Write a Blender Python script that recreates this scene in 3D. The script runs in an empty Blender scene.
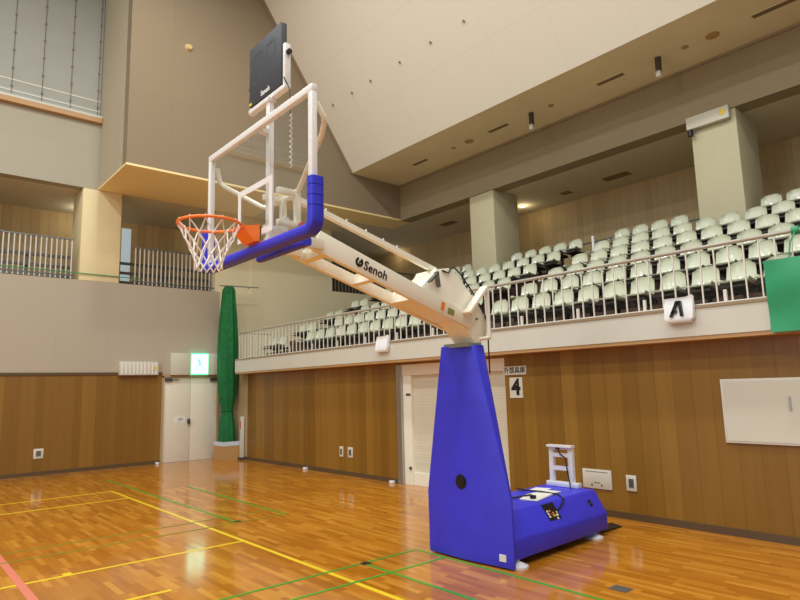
import bpy, bmesh, math, random
from mathutils import Vector, Matrix
random.seed(7)
C = bpy.context.scene.collection
PI = math.pi

# ------------------------------------------------------------------ materials
def lin(r, g, b):
    f = lambda c: ((c/255+0.055)/1.055)**2.4 if c/255 > 0.04045 else c/255/12.92
    return (f(r), f(g), f(b), 1)

def mat(name, rgb, rough=0.6, metal=0.0, spec=0.5, noise=0.0, nscale=6.0, coat=0.0, emit=0.0, bump=0.0, bscale=80):
    m = bpy.data.materials.new(name); m.use_nodes = True
    nt = m.node_tree; b = nt.nodes['Principled BSDF']
    b.inputs['Roughness'].default_value = rough; b.inputs['Metallic'].default_value = metal
    b.inputs['Specular IOR Level'].default_value = spec
    b.inputs['Coat Weight'].default_value = coat; b.inputs['Coat Roughness'].default_value = 0.08
    col = lin(*rgb)
    b.inputs['Base Color'].default_value = col
    if emit:
        b.inputs['Emission Color'].default_value = col; b.inputs['Emission Strength'].default_value = emit
    tc = nt.nodes.new('ShaderNodeTexCoord')
    if noise:
        n = nt.nodes.new('ShaderNodeTexNoise'); n.inputs['Scale'].default_value = nscale; n.inputs['Detail'].default_value = 4
        nt.links.new(tc.outputs['Object'], n.inputs['Vector'])
        r = nt.nodes.new('ShaderNodeMapRange')
        r.inputs['From Min'].default_value = .3; r.inputs['From Max'].default_value = .7
        r.inputs['To Min'].default_value = 1-noise; r.inputs['To Max'].default_value = 1+noise
        nt.links.new(n.outputs['Fac'], r.inputs['Value'])
        mx = nt.nodes.new('ShaderNodeVectorMath'); mx.operation = 'SCALE'
        mx.inputs[0].default_value = col[:3]
        nt.links.new(r.outputs[0], mx.inputs['Scale']); nt.links.new(mx.outputs[0], b.inputs['Base Color'])
    if bump:
        n2 = nt.nodes.new('ShaderNodeTexNoise'); n2.inputs['Scale'].default_value = bscale
        nt.links.new(tc.outputs['Object'], n2.inputs['Vector'])
        bp = nt.nodes.new('ShaderNodeBump'); bp.inputs['Strength'].default_value = bump; bp.inputs['Distance'].default_value = .01
        nt.links.new(n2.outputs['Fac'], bp.inputs['Height']); nt.links.new(bp.outputs[0], b.inputs['Normal'])
    return m

def boards(name, across, along, w, l, cols, seam=0.05, seam_dark=0.5, rough=0.4, grain=0.12, gscale=(60, 60, 2), coat=0.0, spec=0.5, tint_seed=0.0, endseam=True):
    """planks: across/along = 0,1,2 axis indices (object space = world metres)"""
    m = bpy.data.materials.new(name); m.use_nodes = True
    nt = m.node_tree; L = nt.links; N = nt.nodes.new; b = nt.nodes['Principled BSDF']
    b.inputs['Roughness'].default_value = rough; b.inputs['Specular IOR Level'].default_value = spec
    b.inputs['Coat Weight'].default_value = coat; b.inputs['Coat Roughness'].default_value = 0.06
    def mth(op, a, c=None):
        n = N('ShaderNodeMath'); n.operation = op
        for i, v in enumerate((a, c)):
            if v is None: continue
            if isinstance(v, (int, float)): n.inputs[i].default_value = v
            else: L.new(v, n.inputs[i])
        return n.outputs[0]
    tc = N('ShaderNodeTexCoord'); sp = N('ShaderNodeSeparateXYZ'); L.new(tc.outputs['Object'], sp.inputs[0])
    u = mth('DIVIDE', mth('ADD', sp.outputs[across], 100.0), w)
    iu = mth('FLOOR', u); fu = mth('FRACT', u)
    wn = N('ShaderNodeTexWhiteNoise'); wn.noise_dimensions = '2D'
    cx = N('ShaderNodeCombineXYZ'); L.new(iu, cx.inputs[0]); cx.inputs[1].default_value = tint_seed
    L.new(cx.outputs[0], wn.inputs['Vector'])
    if l:
        v = mth('ADD', mth('DIVIDE', mth('ADD', sp.outputs[along], 100.0), l), mth('MULTIPLY', wn.outputs['Value'], 7.3))
        iv = mth('FLOOR', v); fv = mth('FRACT', v)
        w2 = N('ShaderNodeTexWhiteNoise'); w2.noise_dimensions = '2D'
        c2 = N('ShaderNodeCombineXYZ'); L.new(iu, c2.inputs[0]); L.new(iv, c2.inputs[1]); L.new(c2.outputs[0], w2.inputs['Vector'])
        rnd = w2.outputs['Value']
    else:
        rnd = wn.outputs['Value']
    nz = N('ShaderNodeTexNoise'); nz.inputs['Scale'].default_value = 1.0; nz.inputs['Detail'].default_value = 5
    vm = N('ShaderNodeVectorMath'); vm.operation = 'MULTIPLY'; vm.inputs[1].default_value = gscale
    L.new(tc.outputs['Object'], vm.inputs[0]); L.new(vm.outputs[0], nz.inputs['Vector'])
    g = mth('MULTIPLY', mth('SUBTRACT', nz.outputs['Fac'], 0.5), grain*4)
    t = mth('ADD', rnd, g)
    cr = N('ShaderNodeValToRGB'); L.new(t, cr.inputs[0])
    el = cr.color_ramp.elements
    while len(el) < len(cols): el.new(0.5)
    for i, c in enumerate(cols): el[i].position = i/(len(cols)-1); el[i].color = lin(*c)
    s = mth('LESS_THAN', fu, seam)
    if l and endseam: s = mth('MAXIMUM', s, mth('LESS_THAN', fv, seam*w/l*0.7))
    k = mth('SUBTRACT', 1.0, mth('MULTIPLY', s, seam_dark))
    sc = N('ShaderNodeVectorMath'); sc.operation = 'SCALE'; L.new(cr.outputs[0], sc.inputs[0]); L.new(k, sc.inputs['Scale'])
    L.new(sc.outputs[0], b.inputs['Base Color'])
    return m

def grid_panels(name, rgb, ax, az, w, h, dark=0.06, lw=0.012, rough=0.8, var=0.03):
    """plaster or acoustic panels with thin joints, object space metres"""
    m = bpy.data.materials.new(name); m.use_nodes = True
    nt = m.node_tree; L = nt.links; N = nt.nodes.new; b = nt.nodes['Principled BSDF']
    b.inputs['Roughness'].default_value = rough; b.inputs['Specular IOR Level'].default_value = 0.25
    def mth(op, a, c=None):
        n = N('ShaderNodeMath'); n.operation = op
        for i, v in enumerate((a, c)):
            if v is None: continue
            if isinstance(v, (int, float)): n.inputs[i].default_value = v
            else: L.new(v, n.inputs[i])
        return n.outputs[0]
    tc = N('ShaderNodeTexCoord'); sp = N('ShaderNodeSeparateXYZ'); L.new(tc.outputs['Object'], sp.inputs[0])
    u = mth('DIVIDE', mth('ADD', sp.outputs[ax], 100), w); v = mth('DIVIDE', mth('ADD', sp.outputs[az], 100), h)
    s = mth('MAXIMUM', mth('LESS_THAN', mth('FRACT', u), lw/w), mth('LESS_THAN', mth('FRACT', v), lw/h))
    wn = N('ShaderNodeTexWhiteNoise'); wn.noise_dimensions = '2D'; cx = N('ShaderNodeCombineXYZ')
    L.new(mth('FLOOR', u), cx.inputs[0]); L.new(mth('FLOOR', v), cx.inputs[1]); L.new(cx.outputs[0], wn.inputs['Vector'])
    k = mth('ADD', mth('SUBTRACT', 1.0, mth('MULTIPLY', s, dark)), mth('MULTIPLY', mth('SUBTRACT', wn.outputs['Value'], .5), var))
    nz = N('ShaderNodeTexNoise'); nz.inputs['Scale'].default_value = 90; L.new(tc.outputs['Object'], nz.inputs['Vector'])
    k = mth('ADD', k, mth('MULTIPLY', mth('SUBTRACT', nz.outputs['Fac'], .5), 0.06))
    sc = N('ShaderNodeVectorMath'); sc.operation = 'SCALE'; sc.inputs[0].default_value = lin(*rgb)[:3]; L.new(k, sc.inputs['Scale'])
    L.new(sc.outputs[0], b.inputs['Base Color'])
    return m

M = {}
M['floor'] = boards('maple_floor', 0, 1, .062, .5, [(168,102,20),(182,114,28),(190,123,33),(206,142,48)], seam=.04, seam_dark=.14, rough=.12, grain=.10, gscale=(25,3,1), spec=.5)
M['wood'] = boards('wall_veneer_side', 1, 2, .235, 0, [(124,87,28),(134,96,33),(140,101,36),(150,110,43)], seam=.07, seam_dark=.17, rough=.38, grain=.17, gscale=(30,11,.7))
M['wood_end'] = boards('wall_veneer_end', 0, 2, .16, 0, [(128,90,32),(137,98,37),(133,95,35),(145,105,43)], seam=.05, seam_dark=.2, rough=.4, grain=.12, gscale=(22,22,.8))
M['slats_side'] = boards('gallery_slats_side', 1, 2, .17, 0, [(190,168,124),(202,180,136),(196,174,130)], seam=.10, seam_dark=.14, rough=.6, grain=.08, gscale=(20,6,.8))
M['slats_end'] = boards('gallery_slats_end', 0, 2, .22, 0, [(196,170,122),(214,188,138),(204,178,130)], seam=.08, seam_dark=.2, rough=.6, grain=.08, gscale=(8,8,.8))
M['plaster'] = grid_panels('beige_wall_panels', (182,171,153), 0, 2, 1.2, 1.15)
M['cream'] = grid_panels('cream_wall', (174,170,152), 0, 2, 2.4, 3.0, dark=.03)
M['cream_gal_lit'] = grid_panels('cream_gallery_wall_lit', (232,222,186), 0, 2, 2.4, 3.0, dark=.03)  # lighter copy of the cream, its brighter lighting put into the colour
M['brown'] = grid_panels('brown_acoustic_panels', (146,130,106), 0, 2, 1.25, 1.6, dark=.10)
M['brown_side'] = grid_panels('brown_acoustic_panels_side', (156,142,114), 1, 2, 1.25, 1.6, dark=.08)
M['brown_lit_side'] = grid_panels('brown_acoustic_panels_lit_side', (190,178,152), 1, 2, 1.25, 1.6, dark=.08)  # lighter copy of the brown panels, side light put into the colour
M['soffit'] = mat('soffit_paint', (236,222,184), .8, noise=.04, nscale=1.2)
M['block_under_bounce'] = mat('block_underside_bounce', (250,228,168), .8)  # pale warm tone, floor bounce light put into the underside colour
M['gal_ceil'] = mat('gallery_ceiling_paint', (214,208,182), .85)
M['slope'] = grid_panels('white_sloped_ceiling', (230,225,208), 1, 2, 1.5, 1.3, dark=.05, lw=.02, var=.02)
M['slab'] = mat('slab_paint', (206,204,190), .6, noise=.03, nscale=2)
M['tan'] = mat('tan_wood_trim', (186,146,96), .5)
M['darkbase'] = mat('dark_baseboard', (92,72,48), .5)
M['concrete'] = mat('step_carpet', (96,74,62), .85, noise=.15, nscale=8)
M['column_end_lit'] = mat('column_end_lit_paint', (232,216,170), .7, noise=.02)  # lighter, yellower copy of the column paint, stronger light put into it
M['column'] = mat('column_paint', (196,189,156), .7, noise=.02)
M['white'] = mat('white_paint', (238,238,236), .35)
M['ivory'] = mat('ivory_enamel', (242,238,220), .3, noise=.02)
M['blue'] = mat('blue_vinyl', (58,58,222), .45, noise=.05, nscale=5, bump=.08, bscale=9)
M['bluepad'] = mat('blue_pad', (52,54,216), .38)
M['bluedark'] = mat('blue_groove', (26,24,90), .6)
M['orange'] = mat('orange_rim', (255,130,44), .35)
M['net'] = mat('net_cord', (240,238,232), .8)
M['black'] = mat('black_plastic', (22,22,24), .4)
M['screen'] = mat('dark_display', (58,61,68), .55)
M['digit'] = mat('unlit_digit', (59,62,70), .55)
M['grey'] = mat('grey_metal', (120,124,122), .35, metal=.6)
M['steel'] = mat('brushed_steel', (176,178,174), .3, metal=.8)
M['seat'] = mat('pale_green_plastic', (204,208,186), .12, noise=.02, nscale=3)
M['seat_frame_shade'] = mat('seat_frame_and_shade', (46,44,42), .5)  # frame colour, near black so the pan underside reads as shaded
M['rail'] = mat('rail_post_paint', (222,216,204), .4)
M['handrail'] = mat('handrail_wood', (172,166,152), .2)
M['green'] = mat('green_net', (12,104,50), .8, noise=.25, nscale=14, bump=.4, bscale=40)
M['greenvinyl'] = mat('green_vinyl', (38,148,98), .45, noise=.05, nscale=4, bump=.15, bscale=6)
M['card'] = mat('cardboard', (188,146,92), .8)
M['cloth'] = mat('white_cloth', (236,238,240), .8)
M['paper'] = mat('white_paper', (236,234,226), .7)
M['door'] = mat('door_paint', (230,224,204), .5, noise=.03, nscale=2)
M['yellow'] = mat('yellow_mark', (232,206,40), .4)
M['lineyellow'] = mat('yellow_line', (238,206,40), .25)
M['linegreen'] = mat('green_line', (70,160,50), .25)
M['linepale'] = mat('worn_green_line', (142,140,44), .25)
M['linepink'] = mat('pink_line', (222,128,104), .25)
M['red'] = mat('red_mark', (200,50,50), .4)
M['pale_yellow'] = mat('pale_yellow_paint', (206,184,120), .5)
M['bluewhite'] = mat('bluish_white', (206,216,226), .6)
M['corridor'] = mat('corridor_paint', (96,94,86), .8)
M['vent'] = mat('vent_brown', (128,110,78), .7)
M['bolt'] = mat('bolt_brown', (150,130,100), .6)
M['cordbrown'] = mat('cord_brown', (126,118,100), .7)
M['galv'] = mat('galvanised_paint', (206,208,204), .4)
M['rackgrey'] = mat('rack_grey', (126,120,108), .5)
M['olive'] = mat('olive_label', (132,138,66), .5)
M['orangelabel'] = mat('orange_label', (236,130,40), .5)
M['ltan'] = mat('tan_plaster', (176,152,112), .7)
M['blind'] = mat('blind_fabric', (166,167,158), .8, noise=.03, nscale=2)
M['darkrail'] = mat('dark_rail', (70,66,62), .4)
M['pale_sign'] = mat('sign_board', (216,212,198), .5)
M['lampbox'] = mat('lamp_box', (210,207,190), .4)
M['shutter'] = None

def emission(name, rgb, strength):
    m = bpy.data.materials.new(name); m.use_nodes = True
    nt = m.node_tree; b = nt.nodes['Principled BSDF']
    b.inputs['Base Color'].default_value = lin(*rgb)
    b.inputs['Emission Color'].default_value = lin(*rgb); b.inputs['Emission Strength'].default_value = strength
    return m
M['exit_white'] = emission('exit_sign_light', (196,255,230), 3.0)
M['exit_green'] = emission('exit_sign_green', (110,235,180), 1.2)
M['lamp'] = emission('downlight_lamp', (255,226,170), 14)
M['daylight'] = emission('window_daylight', (190,206,214), .55)

# board glass: mostly clear with a weak mirror
g = bpy.data.materials.new('clear_board_glass'); g.use_nodes = True
nt = g.node_tree; nt.nodes.clear()
o_ = nt.nodes.new('ShaderNodeOutputMaterial'); mx = nt.nodes.new('ShaderNodeMixShader')
tr = nt.nodes.new('ShaderNodeBsdfTransparent'); tr.inputs[0].default_value = (.975, .985, .98, 1)
gl = nt.nodes.new('ShaderNodeBsdfGlossy'); gl.inputs['Roughness'].default_value = .02
mx.inputs[0].default_value = .10; nt.links.new(tr.outputs[0], mx.inputs[1]); nt.links.new(gl.outputs[0], mx.inputs[2])
nt.links.new(mx.outputs[0], o_.inputs[0]); M['glass'] = g

# horizontally ribbed shutter
M['shutter'] = boards('ribbed_shutter', 2, 1, .05, 0, [(212,206,184),(218,212,192)], seam=.18, seam_dark=.10, rough=.5, grain=.02)

# ------------------------------------------------------------------ mesh helpers
class MB:
    def __init__(self): self.v = []; self.f = []; self.mi = []
    def add(self, vs, fs, m=0):
        n = len(self.v); self.v += [tuple(x) for x in vs]
        self.f += [tuple(i+n for i in f) for f in fs]; self.mi += [m]*len(fs); return self
    def box(self, x0, y0, z0, x1, y1, z1, m=0):
        vs = [(x0,y0,z0),(x1,y0,z0),(x1,y1,z0),(x0,y1,z0),(x0,y0,z1),(x1,y0,z1),(x1,y1,z1),(x0,y1,z1)]
        return self.add(vs, [(0,3,2,1),(4,5,6,7),(0,1,5,4),(1,2,6,5),(2,3,7,6),(3,0,4,7)], m)
    def hexa(self, b, t, m=0):
        n = len(b)
        return self.add(list(b)+list(t), [tuple(reversed(range(n))), tuple(range(n, 2*n))]+[(i,(i+1)%n,(i+1)%n+n,i+n) for i in range(n)], m)
    def prism(self, pts, axis, a, b, m=0):
        """2-D polygon extruded along axis from a to b (pts give the two other axes in order)"""
        def P(p, h):
            q = list(p); q.insert(axis, h); return tuple(q)
        return self.hexa([P(p, a) for p in pts], [P(p, b) for p in pts], m)
    def bar(self, p, q, w, h, up=(0,0,1), m=0):
        p = Vector(p); q = Vector(q); d = (q-p).normalized()
        s = d.cross(Vector(up)).normalized(); u = s.cross(d)
        R = [(-w/2,-h/2),(w/2,-h/2),(w/2,h/2),(-w/2,h/2)]
        return self.hexa([p+s*a+u*b for a, b in R], [q+s*a+u*b for a, b in R], m)
    def tube(self, pts, r, n=8, m=0, closed=False, ry=None):
        pts = [Vector(p) for p in pts]; k = len(pts); rings = []
        up = None
        for i, p in enumerate(pts):
            if closed: d = (pts[(i+1)%k]-pts[i-1]).normalized()
            else: d = (pts[min(i+1,k-1)]-pts[max(i-1,0)]).normalized()
            if up is None:
                up = Vector((0,0,1)) if abs(d.z) < .9 else Vector((1,0,0))
            s = d.cross(up)
            if s.length < 1e-4: s = d.orthogonal()
            s.normalize(); up = s.cross(d).normalized()
            rr = r[i] if isinstance(r, (list, tuple)) else r
            rings.append([p+s*(rr*math.cos(2*PI*j/n))+up*((ry or rr)*math.sin(2*PI*j/n)) for j in range(n)])
        vs = [x for ring in rings for x in ring]; fs = []
        for i in range(k if closed else k-1):
            a = i*n; b = ((i+1) % k)*n
            for j in range(n): fs.append((a+j, a+(j+1)%n, b+(j+1)%n, b+j))
        if not closed: fs += [tuple(reversed(range(n))), tuple((k-1)*n+j for j in range(n))]
        return self.add(vs, fs, m)
    def cyl(self, c, axis, r, h, n=20, m=0, r2=None):
        c = Vector(c); e = [Vector((1,0,0)),Vector((0,1,0)),Vector((0,0,1))]
        a = e[axis]; s = e[(axis+1)%3]; u = e[(axis+2)%3]; r2 = r if r2 is None else r2
        return self.hexa([c+s*r*math.cos(2*PI*j/n)+u*r*math.sin(2*PI*j/n) for j in range(n)],
                         [c+a*h+s*r2*math.cos(2*PI*j/n)+u*r2*math.sin(2*PI*j/n) for j in range(n)], m)
    def mesh(self, name, mats, smooth=False, bevel=0, seg=2, auto=None):
        me = bpy.data.meshes.new(name); me.from_pydata(self.v, [], self.f)
        for m in (mats if isinstance(mats, (list, tuple)) else [mats]): me.materials.append(m)
        for p, i in zip(me.polygons, self.mi): p.material_index = i
        bm = bmesh.new(); bm.from_mesh(me)
        bmesh.ops.recalc_face_normals(bm, faces=bm.faces)
        if bevel:
            es = [e for e in bm.edges if len(e.link_faces) == 2 and e.calc_face_angle(0) > .35]
            bmesh.ops.bevel(bm, geom=es, offset=bevel, segments=seg, profile=.5, affect='EDGES', clamp_overlap=True)
        if smooth or bevel:
            for f in bm.faces: f.smooth = True
            lim = auto or (.9 if not bevel else .6)
            for e in bm.edges:
                if len(e.link_faces) == 2 and e.calc_face_angle(0) > lim: e.smooth = False
        bm.to_mesh(me); bm.free()
        return me
    def build(self, name, mats, parent=None, **k):
        ob = bpy.data.objects.new(name, self.mesh(name, mats, **k)); C.objects.link(ob)
        if parent is not None:
            ob.parent = parent
            ob.matrix_parent_inverse = Matrix.Translation(-LOC.get(parent.name, Vector((0,0,0))))
        return ob

LOC = {}
def tag(o, label=None, cat=None, group=None, kind=None):
    if label: o['label'] = label
    if cat: o['category'] = cat
    if group: o['group'] = group
    if kind: o['kind'] = kind
    return o
def thing(name, loc, label, cat, group=None):
    o = bpy.data.objects.new(name, None); o.empty_display_size = .1; C.objects.link(o)
    o.location = loc; LOC[o.name] = Vector(loc)
    return tag(o, label, cat, group)
def struct(name, mb, m, label, cat, **k):
    o = mb.build(name, m, **k); tag(o, label, cat, kind='structure'); return o
def text(name, s, m, size, origin, xdir, ydir, parent, depth=.002, bold=0.0, align='CENTER'):
    cu = bpy.data.curves.new(name, 'FONT'); cu.body = s; cu.size = size; cu.align_x = align; cu.align_y = 'CENTER'
    cu.extrude = depth; cu.offset = bold; cu.resolution_u = 3
    t = bpy.data.objects.new(name+'_tmp', cu); C.objects.link(t)
    bpy.context.view_layer.update()
    dg = bpy.context.evaluated_depsgraph_get()
    me = bpy.data.meshes.new_from_object(t.evaluated_get(dg)); bpy.data.objects.remove(t)
    x = Vector(xdir).normalized(); y = Vector(ydir).normalized(); z = x.cross(y)
    R = Matrix((x, y, z)).transposed().to_4x4(); R.translation = Vector(origin)
    me.transform(R); me.materials.clear(); me.materials.append(m)
    ob = bpy.data.objects.new(name, me); C.objects.link(ob)
    if parent is not None:
        ob.parent = parent; ob.matrix_parent_inverse = Matrix.Translation(-LOC.get(parent.name, Vector((0,0,0))))
    return ob
ORD = ['first','second','third','fourth','fifth','sixth','seventh','eighth','ninth','tenth','eleventh','twelfth','thirteenth','fourteenth','fifteenth']

# ------------------------------------------------------------------ setting (metres; camera above the origin, X to the side wall, Y to the end wall)
XR, YE, Y1, X2, XG = 7.6, 16.32, 14.06, 12.22, 14.9
ZB, ZC, ZS = 4.6, 6.96, 8.1          # balcony floor, underside of beams, soffit
fl = struct('floor', MB().box(-16, -9, -.12, 15, 19.3, 0), M['floor'], 'glossy orange-brown strip wood gym floor with coloured court lines', 'floor')
LN = [0]
def line(name, a, b, w, m, label):
    LN[0] += 1; hz = .0008+.0003*LN[0]
    d = Vector((b[0]-a[0], b[1]-a[1], 0)).normalized(); s = Vector((-d.y, d.x, 0))*w/2
    A = Vector((a[0], a[1], 0)); B = Vector((b[0], b[1], 0)); up = Vector((0,0,hz))
    o = MB().hexa([A-s, B-s, B+s, A+s], [A-s+up, B-s+up, B+s+up, A+s+up]).build(name, m, fl)
    o['label'] = label; return o
line('court_line', (3.52,12.46), (3.52,2.0), .05, M['lineyellow'], 'long yellow sideline')
line('court_line', (-4,12.46), (3.54,12.46), .045, M['lineyellow'], 'yellow back line at the far end')
line('court_line', (-4,11.42), (3.54,11.42), .045, M['lineyellow'], 'second yellow line before the far end')
line('court_line', (-4,7.08), (3.52,7.08), .045, M['lineyellow'], 'yellow line across the near court')
line('court_line', (-4,5.86), (2.2,5.86), .045, M['lineyellow'], 'short yellow line nearest the viewer')
line('court_line', (1.58,7.14), (1.66,7.14), .08, M['lineyellow'], 'small yellow tick')
line('court_line', (1.21,13.5), (1.21,2.0), .075, M['linepink'], 'pink line on the left')
line('court_line', (4.69,5.29), (4.69,2.0), .035, M['linegreen'], 'green line along the goal base')
line('court_line', (1.0,5.27), (4.69,5.28), .035, M['linegreen'], 'green line meeting the goal base corner')
line('court_line', (1.0,4.83), (4.69,4.83), .035, M['linegreen'], 'green line parallel to it, nearer')
line('court_line', (3.95,5.27), (3.95,2.0), .035, M['linegreen'], 'green line in front of the goal base')
line('court_line', (3.89,14.2), (3.93,8.1), .035, M['linegreen'], 'green line beside the yellow sideline')
line('court_line', (4.74,11.9), (4.68,8.1), .035, M['linegreen'], 'green line farther right')
line('court_line', (-2,8.57), (4.69,8.57), .03, M['linepale'], 'worn green cross line')
line('court_line', (-2,8.1), (4.69,8.1), .03, M['linepale'], 'worn green cross line, nearer')
for x, y in ((3.95,8.15),(3.95,5.25)):
    o = MB().box(x-.03, y-.04, .0008, x+.05, y+.04, .0078).build('tape_mark', M['black'], fl); o['label'] = 'small dark tape mark'
o = MB().box(4.98,2.95,.0,5.12,3.12,.002).build('floor_plate', M['grey'], fl); o['label'] = 'grey metal floor plate'

# side wall (under the gallery) with storeroom opening Y 6.32..8.9
DO0, DO1 = 6.33, 9.0
w = MB().box(XR, -9, 0, XR+.4, DO0, 2.3).box(XR, DO1, 0, XR+.4, 15.15, 2.3).box(XR, DO0, 2.2, XR+.4, DO1, 2.3)
struct('wall_right', w, M['wood'], 'brown wood panelled side wall under the spectator gallery', 'wall')
struct('wall_corner', MB().box(XR, 15.15, 0, XR+.4, YE, 2.3), M['ltan'], 'narrow tan strip of wall in the corner behind the green net', 'wall')
bb = MB().box(XR-.015, -9, 0, XR, DO0, .085).box(XR-.015, DO1, 0, XR, YE-.02, .085)
struct('baseboard_right', bb, M['darkbase'], 'dark baseboard along the side wall', 'baseboard')
# end wall
w = MB().box(-16, YE, 0, 5.74, YE+.3, 2.32)
struct('wall_end', w, M['wood_end'], 'brown wood panelled lower end wall left of the double door', 'wall')
w = MB().box(-16, YE, 2.32, 5.74, YE+.3, ZB).box(5.74, YE, 2.3, 7.3, YE+.3, ZB).box(7.3, YE, 0, 15.2, YE+.3, ZB)
struct('wall_end_upper', w, M['plaster'], 'beige panelled end wall band below the balcony', 'wall')
struct('trim_1', MB().box(-16, YE-.02, 2.27, 5.74, YE, 2.335), M['darkbase'], 'dark trim along the top of the end wall panelling', 'trim')
struct('baseboard_end', MB().box(-16, YE-.015, 0, 5.74, YE, .085), M['darkbase'], 'dark baseboard along the end wall', 'baseboard')
# end wall above the balcony, with window
w = MB().box(-16, YE, ZC, 4.0, YE+.3, 8.76).box(3.98, YE, 8.76, 4.0, YE+.3, 14)
struct('wall_end_top', w, M['cream'], 'cream end wall band above the balcony, under the window', 'wall')
# balcony recess behind the end wall
struct('floor_balcony', MB().box(-16, YE+.3, ZB-.3, 11.1, 19.3, ZB-.02), M['concrete'], 'balcony floor behind the end wall railings', 'floor')
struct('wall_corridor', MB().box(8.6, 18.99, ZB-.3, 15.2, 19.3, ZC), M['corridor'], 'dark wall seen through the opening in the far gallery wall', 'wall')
struct('wall_balcony_back', MB().box(-16, 19.0, ZB-.3, 8.6, 19.3, ZC), M['slats_end'], 'slatted tan wall at the back of the end balcony', 'wall')
struct('ceiling_balcony', MB().box(-16, YE+.3, ZC, 4.0, 19.3, ZC+.1).box(4.0, YE, ZC, 15.2, 19.3, ZC+.1), M['gal_ceil'], 'dim ceiling over the end balcony', 'ceiling')
# right part of the end wall at gallery level, with the opening
w = MB().box(7.15, YE, ZB, 8.26, YE+.3, ZC).box(8.26, YE-.06, ZB, 11.1, YE+.3, ZC).box(11.1, YE-.06, ZB, 14.9, YE+.3, 4.93)
w.box(7.3, YE-.06, 2.3, 14.9, YE, ZB)
struct('wall_gallery_end', w, M['cream_gal_lit'], 'cream wall closing the far end of the gallery', 'wall')
# brown block in the corner
struct('ceiling_block', MB().box(4.0, Y1, ZC, 8.3, YE, ZC+.05).box(8.3, Y1, ZC, X2+.4, Y1+.95, ZC+.05), M['block_under_bounce'], 'underside of the brown corner block', 'ceiling')
struct('ceiling_corner', MB().box(8.3, Y1+.95, ZC, X2+.4, YE, ZC+.05).box(X2+.4, Y1, ZC, 15.2, YE, ZC+.05), M['gal_ceil'], 'dim ceiling in the far gallery corner', 'ceiling')
w = MB().box(4.0, Y1, ZC+.05, 15.2, Y1+.3, 14)
struct('wall_block', w, M['brown'], 'large brown panelled wall over the corner of the hall', 'wall')
struct('wall_block_side', MB().box(4.0, Y1+.3, ZC+.05, 4.3, YE, 14), M['brown_lit_side'], 'narrow side face of the brown corner wall', 'wall')
# beam, soffit, slope
struct('wall_beam', MB().box(X2, -9, ZC, X2+.4, Y1, ZS), M['brown_side'], 'brown beam running along the top of the gallery', 'beam')
struct('ceiling_soffit', MB().box(10.33, -9, ZS, X2+.4, Y1, ZS+.1), M['soffit'], 'flat beige soffit with vents above the gallery beam', 'ceiling')
k = -2.96/4.35
s = MB().hexa([(10.33,-9,ZS),(10.45,-9,ZS+.1),(10.45,Y1,ZS+.1),(10.33,Y1,ZS)], [(10.33+k*5.9,-9,14),(10.45+k*5.8,-9,14),(10.45+k*5.8,Y1,14),(10.33+k*5.9,Y1,14)])
struct('ceiling_slope', s, M['slope'], 'white steeply sloped ceiling panel beside the goal', 'ceiling')
t = MB().bar((10.30,Y1-.04,ZS+.02), (10.30+k*5.9,Y1-.04,14), .08, .07, up=(1,0,.6))
struct('trim_2', t, M['brown'], 'brown trim where the white slope meets the brown wall', 'trim')
t = MB().bar((X2-.02,-9,ZS-.03), (X2-.02,Y1,ZS-.03), .04, .05).bar((X2-.01,-9,ZC+.03), (X2-.01,Y1,ZC+.03), .02, .06)
struct('trim_3', t, M['brown_side'], 'thin mouldings along the gallery beam', 'trim')
# gallery
struct('ceiling_gallery', MB().box(X2+.4, -9, ZC, 15.2, Y1, ZC+.1), M['gal_ceil'], 'dim ceiling over the spectator gallery', 'ceiling')
struct('wall_gallery_back', MB().box(XG, -9, 2.3, XG+.3, 19.0, ZC), M['slats_side'], 'tan slatted wall behind the top row of seats', 'wall')
struct('gallery_slab', MB().box(XR-.3, -9, 2.285, XR+.75, 15.3, 2.5).box(XR-.3, -9, 2.5, XR-.15, 15.3, 2.63).box(XR+.4,15.3,2.285,XR+.75,YE-.06,2.5), M['slab'], 'off-white front edge slab of the spectator gallery', 'slab')
struct('trim_6', MB().box(XR-.312, -9, 2.605, XR-.3, 15.3, 2.64), M['bolt'], 'thin beige edge strip along the top of the gallery slab', 'trim')
struct('trim_4', MB().box(XR-.29, -9, 2.24, XR, 15.29, 2.285), M['tan'], 'thin tan trim under the gallery slab', 'trim')
RX = lambda r: 8.4+.82*(r-1)                    # back of the seats of row r
RZ = lambda r: 2.5+.379*(r-1)                   # floor under row r
st = MB()
for r in range(1, 7):
    x0 = XR+.75 if r == 1 else RX(r)-.55
    x1 = RX(r+1)-.55 if r < 6 else XG
    if r == 1: st.box(x0, -9, 2.285, x1, YE-.06, RZ(1))
    else: st.box(x0, -9, 2.285, x1, YE-.06, RZ(r))
# low steps in the stair gaps
for y0, y1 in ((7.28, 7.88), (13.58, 13.95)):
    for r in range(1, 6): st.box(RX(r)-.14, y0, RZ(r), RX(r+1)-.55, y1, RZ(r)+.19)
struct('gallery_steps', st, M['concrete'], 'dark reddish stepped floor under the gallery seats', 'steps')
# columns
for y0, y1, lab in ((10.28, 11.14, 'square cream column in the gallery behind the goal arm'), (4.17, 5.03, 'square cream column on the right with a white box on top')):
    tag(MB().box(X2+.01, y0, RZ(5)+.01, 13.26, y1, ZC).build('column', M['column'], bevel=.015), lab, 'column', kind='structure')
tag(MB().box(3.65, YE-.0, ZB, 4.58, YE+.95, ZC).build('column', M['column_end_lit'], bevel=.015), 'square cream column on the end balcony between the two railings', 'column', kind='structure')

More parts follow.
